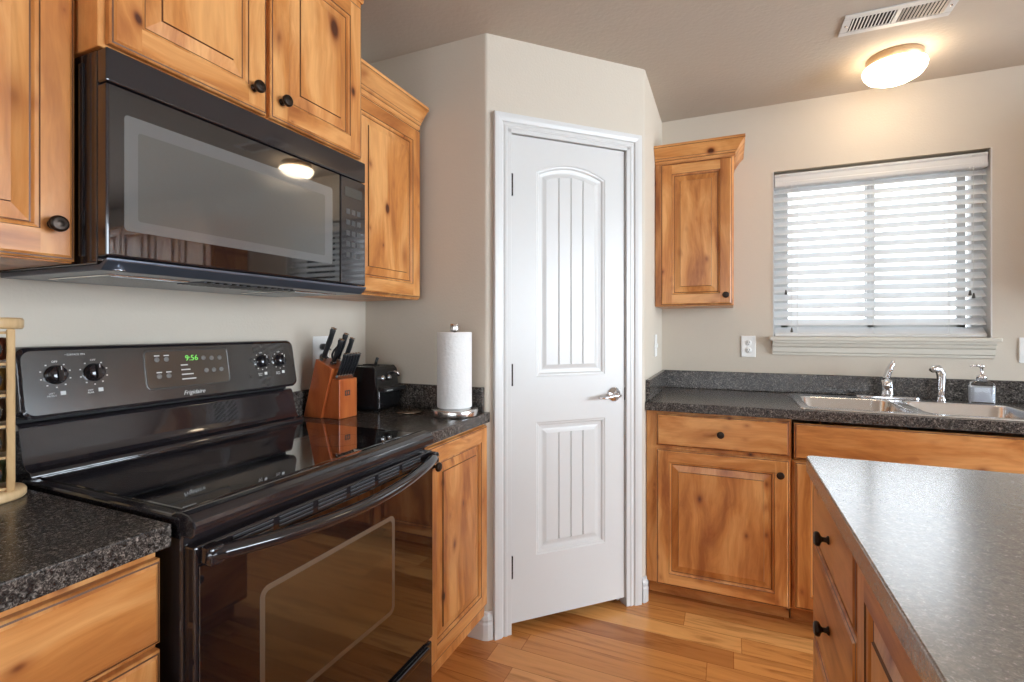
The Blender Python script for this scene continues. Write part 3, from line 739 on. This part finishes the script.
def knife(p, ln, wd, th, label, lean=LEAN, group=None, name='knife'):
    t = thing(name, label, 'knife', p, 0, group)
    M = lean.to_track_quat('Z', 'Y').to_matrix().to_4x4()
    b = MB(); b.box((-wd*.42, -th*.5, .001), (wd*.42, th*.5, .016), STEEL, .0015, 1, M); b.build('bolster', t)
    loops = []
    for f_, kx, ox in ((0, .85, 0), (.25, .80, 0), (.5, .95, .001), (.8, .85, .0), (.95, 1.0, -.002), (1.0, .7, -.002)):
        L_ = []
        for k in range(10):
            a = 2*PI*k/10; L_.append((M @ Vector((ox+wd*.5*kx*math.cos(a), th*.62*kx*math.sin(a), .016+ln*f_))))
        loops.append(L_)
    b = MB(); b.loft(loops, HB, smooth=True, cap0=True, cap1=True); b.build('handle', t)
    b = MB(); b.box((-wd*.36, -th*.5, .016+ln*.995), (wd*.30, th*.5, .016+ln+.003), STEEL, .001, 1, M); b.build('end_cap', t)
    return t
top0 = Vector((.088, 0, KZ+.220)); topd = Vector((.078, 0, -.035))
spots = [(.25, .014, .115, .026, 'largest black knife handle, tallest at the left of the block'),
         (.72, .026, .088, .022, 'black knife handle just right of the tallest one in the block'),
         (.40, .074, .098, .024, 'long black knife handle at the back right of the block'),
         (.62, .094, .088, .022, 'rightmost long black knife handle at the back of the block')]
for f_, yy, ln, wd, lab in spots:
    p = top0 + topd*f_ + Vector((0, KY+yy, .0012)); knife(p, ln, wd, .016, lab)
for k in range(6):
    p = (.172, KY+.018+k*.0152, KZ+.1475)
    knife(p, .084, .016, .010, ['steak knife nearest the camera in the front row of the block', 'second steak knife from the left in the front row', 'third steak knife from the left in the front row', 'fourth steak knife from the left in the front row', 'fifth steak knife from the left in the front row', 'last steak knife at the right end of the front row'][k], group='steak knives in the front row of the block', name='steak_knife')
sc_ = thing('scissors', 'black looped kitchen scissors standing among the long knives', 'scissors', (.128, KY+.044, KZ+.205), 0)
M = LEAN.to_track_quat('Z', 'Y').to_matrix().to_4x4()
for s_ in (-1, 1):
    b = MB(); pts = [M @ Vector((s_*(.004+.020*math.sin(PI*t_/10)**.8), s_*.004, .012+.060*t_/10)) for t_ in range(11)] + [M @ Vector((s_*.003, s_*.004, .050-.030*t_/6)) for t_ in range(7)]
    b.tube(pts, .0035, HB, 8); b.build('handle_loop', sc_)
b = MB(); b.box((-.008, -.002, 0), (.008, .002, .016), STEEL, .0008, 1, M); b.build('blade', sc_)

# ------------------------------------------------------------------ toaster
to = thing('toaster', 'black toaster with chrome knobs and a lever behind the knife block', 'toaster', (0, 0, .9145))
b = MB()
ty0, ty1 = 1.602, 1.748
b.prism([(.035, ty0, .004), (.214, ty0, .004), (.220, ty0, .012), (.220, ty0, .088), (.212, ty0, .100), (.205, ty0, .165), (.190, ty0, .180), (.060, ty0, .180), (.040, ty0, .165)], (0, ty1-ty0, 0), plain('toaster_black', (.012, .012, .013), .18, coat=.3), .005, seg=3)
for x in (.06, .19):
    for y in (ty0+.02, ty1-.02): b.lathe([(0, 0), (.010, 0), (.010, .005), (0, .005)], DARK, 12, Matrix.Translation((x, y, 0)))
b.build('body', to)
b = MB(); b.box((.215, ty0+.004, .080), (.252, ty1-.004, .096), BLACKM, .004, 3); b.build('control_shelf', to)
b = MB(); b.box((.2195, ty0+.006, .012), (.2215, ty0+.010, .080), CHROME, .0008); b.build('edge_strip', to)
b = MB(); b.box((.2525, ty0+.014, .084), (.2532, ty0+.050, .0885), INK); b.build('lettering_bar', to)
b = MB()
for y in (ty0+.035, ty0+.075): b.lathe([(0, 0), (.012, 0), (.011, .010), (.006, .014), (0, .014)], CHROME, 20, rot_to((1, 0, .12), (.2105, y, .132)))
b.build('dial', to)
b = MB(); b.tube([(.208, ty0+.105, .150), (.222, ty0+.106, .155), (.235, ty0+.110, .150), (.238, ty0+.112, .135)], [.004, .004, .005, .006], CHROME, 10); b.build('lever', to)
b = MB(); b.box((.07, ty0+.030, .1795), (.185, ty0+.055, .1815), DARK); b.box((.07, ty0+.088, .1795), (.185, ty0+.113, .1815), DARK); b.build('slot', to)
b = MB(); b.tube([(.150, ty0+.072, .180), (.153, ty0+.072, .195), (.160, ty0+.072, .212)], [.008, .006, .007], BLACKM, 10); b.build('handle', to)
# saucepan lid / trivet like disc
ld = thing('small_lid', 'small dark round lid with a knob lying between toaster and paper towels', 'lid', (.335, 1.652, .9145))
b = MB(); b.lathe([(0, 0), (.054, 0), (.057, .004), (.055, .008), (.045, .010), (0, .013)], plain('lid_bronze', (.26, .21, .16), .25, metal=.9), 40); b.build('disc', ld)
b = MB(); b.lathe([(0, .0125), (.005, .0125), (.004, .020), (.008, .024), (.007, .029), (0, .030)], BRZ, 16); b.build('knob', ld)
# paper towel
pt = thing('paper_towel_holder', 'brushed steel paper towel holder standing near the pantry corner', 'paper towel holder', (.530, 1.670, .9145))
b = MB(); b.lathe([(0, 0), (.088, 0), (.090, .003), (.090, .024), (.088, .027), (0, .027)], STEEL, 56); b.build('base', pt)
b = MB(); b.lathe([(0, .0272), (.007, .0272), (.007, .322), (.010, .3225), (.016, .323), (.017, .326), (.017, .350), (.0155, .352), (0, .353)], STEEL, 28); b.build('pole', pt)
PT = plain('quilted_paper', (.80, .79, .77), .9, bump=1.0, bscale=85, var=.02)
b = MB(); b.lathe([(.020, .032), (.065, .032), (.0665, .036), (.0665, .316), (.065, .320), (.020, .320), (.020, .032)], PT, 48); r_ = b.build('paper_towel_roll', None, (.530, 1.670, .9145))
tag(r_, 'white quilted paper towel roll on the steel holder', 'paper towel')

# ------------------------------------------------------------------ spice rack
RX, RY = .182, .476
BIR = wood('birch_rack', 2, (.72, .50, .27), (.62, .41, .20), (.50, .30, .13), .4, False)
sr = thing('spice_rack', 'light wooden carousel spice rack at the left edge on the counter', 'spice rack', (RX, RY, .9145), 0)
b = MB(); b.lathe([(0, 0), (.053, 0), (.057, .004), (.057, .014), (.054, .019), (0, .019)], BIR, 48); b.build('base', sr)
b = MB(); b.lathe([(0, .332), (.050, .332), (.053, .336), (.053, .350), (.050, .354), (0, .354)], BIR, 48); b.build('top_disc', sr)
RA = math.radians(-22); MR = Matrix.Rotation(RA, 4, 'Z')
b = MB(); h_ = .040
for sx, sy in ((1, 1), (1, -1), (-1, 1), (-1, -1)): b.box((sx*h_-.012*(sx > 0), sy*h_-.012*(sy > 0), .019), (sx*h_+.012*(sx < 0), sy*h_+.012*(sy < 0), .332), BIR, .002, 1, MR)
for k in range(6):
    z = .022+k*.060
    b.box((-h_+.004, -h_+.004, z), (h_-.004, h_-.004, z+.005), BIR, 0, 1, MR)
b.build('post', sr)
CAPM = plain('black_jar_cap', (.02, .02, .02), .3)
SP = [plain('ground_spice_%s' % n, c_, .8) for n, c_ in (('red', (.35, .07, .03)), ('green', (.12, .16, .05)), ('tan', (.42, .28, .13)), ('brown', (.16, .08, .04)), ('ochre', (.5, .30, .06)))]
SPN = ['red', 'green', 'tan', 'brown', 'ochre']; HN = ['lowest', 'second lowest', 'middle', 'second highest', 'highest']
for face, (dx, dy) in enumerate(((1, 0), (0, 1), (0, -1))):
    fn = ['side facing the oven', 'side facing the wall', 'side facing the camera'][face]
    for k in range(5):
        z = .9145 + .022+k*.060+.005+.0262
        d = MR.to_3x3() @ Vector((dx, dy, 0)); c0 = Vector((RX, RY, z)) + d*(.018 if face == 1 else .030)
        t = thing('spice_jar', 'spice jar with black cap, %s in the rack, %s' % (HN[k], fn), 'jar', c0, 0, 'spice jars in the wooden rack')
        MJ = d.to_track_quat('Z', 'Y').to_matrix().to_4x4()
        b = MB(); b.lathe([(0, -.006), (.019, -.006), (.0225, -.003), (.0225, .008), (.020, .011), (0, .011)], GLASS, 24, MJ); b.build('glass_jar', t)
        b = MB(); b.lathe([(0, -.004), (.0195, -.004), (.0195, .006), (0, .006)], SP[(k+face) % 5], 20, MJ); b.build('spice', t)
        b = MB(); b.lathe([(0, .0115), (.0215, .0115), (.0225, .013), (.0225, .018), (.020, .020), (.008, .020), (.007, .019), (0, .019)], CAPM, 24, MJ); b.build('cap', t)

# ------------------------------------------------------------------ outlets and switch
def plate(name, label, M, w=.071, h=.115, kind='outlet', group=None):
    t = thing(name, label, 'outlet' if kind == 'outlet' else 'switch', (0, 0, 0)); t.matrix_world = M
    b = MB(); b.box((-w/2, -.006, -h/2), (w/2, -.0006, h/2), WHITEP, .003, 2); b.build('cover_plate', t)
    b = MB()
    if kind == 'outlet':
        for s_ in (-1, 1):
            b.lathe([(0, 0), (.0165, 0), (.0155, .0015), (0, .0015)], WHITEP, 24, rot_to((0, -1, 0), (0, -.006, s_*.020)))
            for x in (-.006, .006): b.box((x-.001, -.0082, s_*.020-.002), (x+.001, -.0074, s_*.020+.006), DARK)
            b.box((-.0018, -.0082, s_*.020-.010), (.0018, -.0074, s_*.020-.0065), DARK)
        b.build('socket', t)
    else:
        b.box((-.005, -.014, -.011), (.005, -.006, .011), WHITEP, .002); b.build('toggle', t)
    return t
plate('wall_outlet', 'white double outlet on the wall left of the window sill', Matrix.Translation((1.598, 2.97, 1.152)))
plate('light_switch', 'white wall plate at the right edge of the view beside the window', Matrix.Translation((2.758, 2.97, 1.150)), .116, .115, 'switch')
plate('light_switch', 'white switch plate on the narrow pantry side wall above the counter', Matrix.Translation((1.148, 2.68, 1.16)) @ Matrix.Rotation(PI/2, 4, 'Z'), kind='switch')
po = plate('wall_outlet', 'white outlet behind the knife block with two black plugs', Matrix.Translation((0, 1.520, 1.155)) @ Matrix.Rotation(PI/2, 4, 'Z'), .085, .125)
for k, zz in enumerate((.020, -.020)):
    t = thing('plug', ['upper black plug in the outlet behind the knife block', 'lower black plug in the outlet behind the knife block'][k], 'plug', (.0085, 1.520, 1.155+zz))
    b = MB(); b.lathe([(0, 0), (.013, 0), (.013, .014), (.009, .022), (.004, .026), (0, .026)], BLACKM, 16, rot_to((1, 0, 0), (0, 0, 0))); b.build('plug_body', t)
    b = MB(); b.tube([(.024, 0, 0), (.032, 0, -.002), (.034, .006, -.008), (.030, .016, -.012)] if k == 0 else [(.024, 0, 0), (.034, .004, -.006), (.038, .012, -.04), (.034, .03, -.10), (.036, .05, -.16)], .003, BLACKM, 8); b.build('cord', t)

# ------------------------------------------------------------------ sink, faucet, sprayer, soap
sk = thing('sink', 'stainless steel double bowl sink set in the counter under the window', 'sink', (0, 0, .9145))
b = MB()
bowls = [(SX0+.034, SX0+.397), (SX0+.437, SX1-.034)]; by0, by1 = SY0+.030, SY1-.100
def rr2(x0, x1, y0, y1, r, z, n=5):
    out = []
    for cx_, cy_, a0 in ((x1-r, y1-r, 0), (x0+r, y1-r, 90), (x0+r, y0+r, 180), (x1-r, y0+r, 270)):
        for k in range(n+1): a = math.radians(a0+90*k/n); out.append((cx_+r*math.cos(a), cy_+r*math.sin(a), z))
    return out
zt = .005
b.loft([rr2(SX0, SX1, SY0, SY1, .03, .0003), rr2(SX0+.003, SX1-.003, SY0+.003, SY1-.003, .028, zt)], STEEL, smooth=True)
# flat rim: strips around the bowls (each bowl ring meets the strips)
def flat(x0, x1, y0, y1): b.poly([(x0, y0, zt), (x1, y0, zt), (x1, y1, zt), (x0, y1, zt)], STEEL)
e = .003
xs = [SX0+e, bowls[0][0], bowls[0][1], bowls[1][0], bowls[1][1], SX1-e]
flat(xs[0]+.028, xs[5]-.028, SY0+e, by0); flat(xs[0]+.028, xs[5]-.028, by1, SY1-e)
flat(xs[0], xs[1], SY0+e+.028, SY1-e-.028); flat(xs[2], xs[3], by0, by1); flat(xs[4], xs[5], SY0+e+.028, SY1-e-.028)
for cx_, cy_, a0 in ((SX0+e+.028, SY0+e+.028, 180), (SX1-e-.028, SY0+e+.028, 270), (SX1-e-.028, SY1-e-.028, 0), (SX0+e+.028, SY1-e-.028, 90)):
    b.poly([(cx_, cy_, zt)]+[(cx_+.028*math.cos(math.radians(a0+15*k)), cy_+.028*math.sin(math.radians(a0+15*k)), zt) for k in range(7)], STEEL)
b.build('rim', sk)
for x0, x1 in bowls:
    b = MB(); r = .055
    # square hole edge to round bowl
    sq = rr2(x0, x1, by0, by1, .0005, zt+.0001)
    L_ = [sq, rr2(x0+.001, x1-.001, by0+.001, by1-.001, r, zt+.0002), rr2(x0+.006, x1-.006, by0+.006, by1-.006, r, zt-.006), rr2(x0+.016, x1-.016, by0+.016, by1-.016, r, -.130), rr2(x0+.045, x1-.045, by0+.045, by1-.045, r*.8, -.163)]
    b.loft(L_, STEEL, smooth=True); b.poly(L_[-1], STEEL)
    b.lathe([(0, -.1605), (.030, -.1605), (.040, -.159), (.042, -.1625)], CHROME, 24, Matrix.Translation(((x0+x1)/2, (by0+by1)/2, 0)))
    b.build('bowl', sk)
fz = .9145+.0056; fx, fy = 2.182, SY1-.045
fa = thing('faucet', 'chrome single lever faucet with a wide base plate behind the sink', 'faucet', (fx, fy, fz))
b = MB(); b.prism(rr2(-.125, .125, -.028, .028, .027, 0), (0, 0, .012), CHROME, .003); b.build('base_plate', fa)
b = MB(); b.lathe([(0, .012), (.024, .012), (.026, .020), (.024, .055), (.022, .075), (.020, .085), (0, .092)], CHROME, 28); b.build('column', fa)
b = MB(); b.tube([(0, -.010, .050), (-.008, -.040, .068), (-.020, -.090, .085), (-.034, -.145, .092), (-.042, -.175, .086), (-.045, -.188, .070)], [.017, .015, .0135, .013, .013, .012], CHROME, 16); b.build('spout', fa)
b = MB(); b.tube([(-.006, 0, .070), (-.002, 0, .100), (.006, -.006, .130), (.016, -.014, .160), (.022, -.018, .178)], [.022, .024, .024, .019, .010], CHROME, 16, flat=.55); b.build('lever', fa)
spy = thing('side_sprayer', 'chrome side sprayer standing right of the faucet', 'sprayer', (2.385, SY1-.042, fz))
b = MB(); b.lathe([(0, 0), (.018, 0), (.018, .005), (.016, .012), (.014, .018), (0, .018)], CHROME, 24); b.build('base', spy)
b = MB(); b.tube([(0, 0, .018), (0, 0, .060), (.001, 0, .100), (-.002, -.004, .128), (-.016, -.014, .146), (-.034, -.026, .146), (-.042, -.032, .138)], [.013, .014, .0165, .018, .017, .015, .013], CHROME, 18); b.build('spray_head', spy)
so = thing('soap_dispenser', 'clear glass soap dispenser with a chrome pump right of the sprayer', 'soap dispenser', (2.525, SY1-.048, fz), math.radians(-8))
so.scale = (1.1, 1.1, 1.12)
b = MB(); LP = [rr2(-.034, .034, -.022, .022, .012, z) if 0 else rr2(-w_, w_, -d_, d_, r_, z) for w_, d_, r_, z in ((.036, .024, .010, 0), (.038, .026, .012, .004), (.038, .026, .012, .070), (.034, .022, .012, .080), (.020, .016, .012, .088), (.016, .014, .011, .094))]
b.loft(LP, GLASS, smooth=True, cap0=True, cap1=True); bmesh.ops.recalc_face_normals(b.bm, faces=b.bm.faces[:]); b.build('bottle', so)
b = MB(); b.prism(rr2(-.034, .034, -.022, .022, .010, .005), (0, 0, .058), plain('pale_soap', (.62, .66, .74), .3), .002); b.build('soap', so)
b = MB(); b.lathe([(0, .0945), (.016, .0945), (.016, .106), (.008, .110), (.005, .112), (.005, .138), (.009, .140), (.009, .150), (0, .152)], CHROME, 24)
b.tube([(0, 0, .145), (-.018, -.004, .147), (-.036, -.008, .143)], [.005, .0045, .004], CHROME, 10); b.build('pump', so)

# ------------------------------------------------------------------ blind
bl = thing('window_blind', 'white wooden slat blind lowered over the kitchen window', 'blind', (0, 0, 0))
BX0, BX1 = WX0+.008, WX1-.012; BYc = 3.005
b = MB(); b.prism([(BX0, y, z) for y, z in ((2.974, 1.995), (2.970, 2.002), (2.970, 2.016), (2.975, 2.020), (2.975, 2.046), (2.970, 2.052), (2.970, 2.062), (3.035, 2.062), (3.035, 1.995))], (BX1-BX0, 0, 0), TRIM, .0015, seg=1); b.build('headrail_valance', bl)
b = MB(); ns = 18; zt_, zb_ = 1.978, 1.238; ang = math.radians(40)
for k in range(ns):
    z = zt_+(zb_-zt_)*k/(ns-1)
    M = Matrix.Translation((0, BYc, z)) @ Matrix.Rotation(ang, 4, 'X')
    b.box((BX0, -.025, -.0014), (BX1, .025, .0014), SLAT, .001, 1, M)
b.build('slats', bl)
b = MB(); b.box((BX0, BYc-.025, 1.207), (BX1, BYc+.025, 1.223), TRIM, .003); b.build('bottom_rail', bl)
b = MB()
for x in (1.830, 2.158, 2.455):
    for y in (BYc-.028, BYc+.028): b.tube([(x, y, 2.0), (x, y, 1.222)], .0009, WHITEP, 6)
b.build('ladder_cords', bl)
TAS = plain('dark_tassel', (.07, .065, .06), .5)
for x, z in ((1.776, 1.43), (1.803, 1.232), (2.528, 1.405), (2.541, 1.392)):
    b = MB(); b.tube([(x, 2.966, 2.0), (x, 2.964, z+.02)], .0008, WHITEP, 6); q_ = b.build('pull_cord', bl)
    b = MB(); b.lathe([(0, .026), (.003, .024), (.0055, .010), (.0065, .002), (.004, 0), (0, 0)], TAS, 14, Matrix.Translation((x, 2.964, z-.004))); b.build('tassel', q_)

# ------------------------------------------------------------------ ceiling lamp and vent
cl = thing('ceiling_light', 'round flush ceiling light with a glowing frosted glass bowl', 'ceiling light', (2.163, 2.655, CZ))
b = MB(); b.lathe([(0, -.001), (.101, -.001), (.103, -.006), (.101, -.034), (.096, -.038), (0, -.034)], plain('tan_lamp_base', (.42, .30, .18), .35, metal=.4), 48); b.build('base', cl)
m, nt, p = new_mat('lit_frosted_glass'); p.inputs['Base Color'].default_value = (.9, .88, .82, 1); p.inputs['Emission Color'].default_value = (1.0, .80, .56, 1); p.inputs['Emission Strength'].default_value = 12.0
b = MB(); b.lathe([(.098, -.038), (.113, -.043), (.116, -.052), (.112, -.068), (.098, -.088), (.070, -.103), (.036, -.112), (0, -.115)], m, 48); b.build('glass_bowl', cl)
vt = thing('ceiling_vent', 'white louvred air vent in the ceiling beside the light', 'vent', (2.083, 2.305, CZ), math.radians(0))
b = MB(); hw, hd = .178, .074; iw, id_ = .150, .046
for a, c_ in (((-hw, -hd, -.006), (hw, -id_, -.0006)), ((-hw, id_, -.006), (hw, hd, -.0006)), ((-hw, -id_, -.006), (-iw, id_, -.0006)), ((iw, -id_, -.006), (hw, id_, -.0006)), ((-.008, -id_, -.006), (.008, id_, -.0006))): b.box(a, c_, TRIM, .0015, 1)
b.build('frame', vt)
b = MB(); b.box((-iw, -id_, -.0012), (iw, id_, -.0006), DARK); b.build('duct_opening', vt)
b = MB()
for s_ in (-1, 1):
    for k in range(12):
        x = s_*(.014+k*.0118); M = Matrix.Translation((x, 0, -.005)) @ Matrix.Rotation(s_*math.radians(35), 4, 'Y'); b.box((-.0032, -id_, -.0005), (.0032, id_, .0005), TRIM, 0, 1, M)
b.build('louvres', vt)
b = MB()
for s_ in (-1, 1): b.lathe([(0, -.008), (.004, -.0075), (.005, -.006)], STEEL, 12, Matrix.Translation((s_*.164, 0, 0)))
b.build('screw', vt)
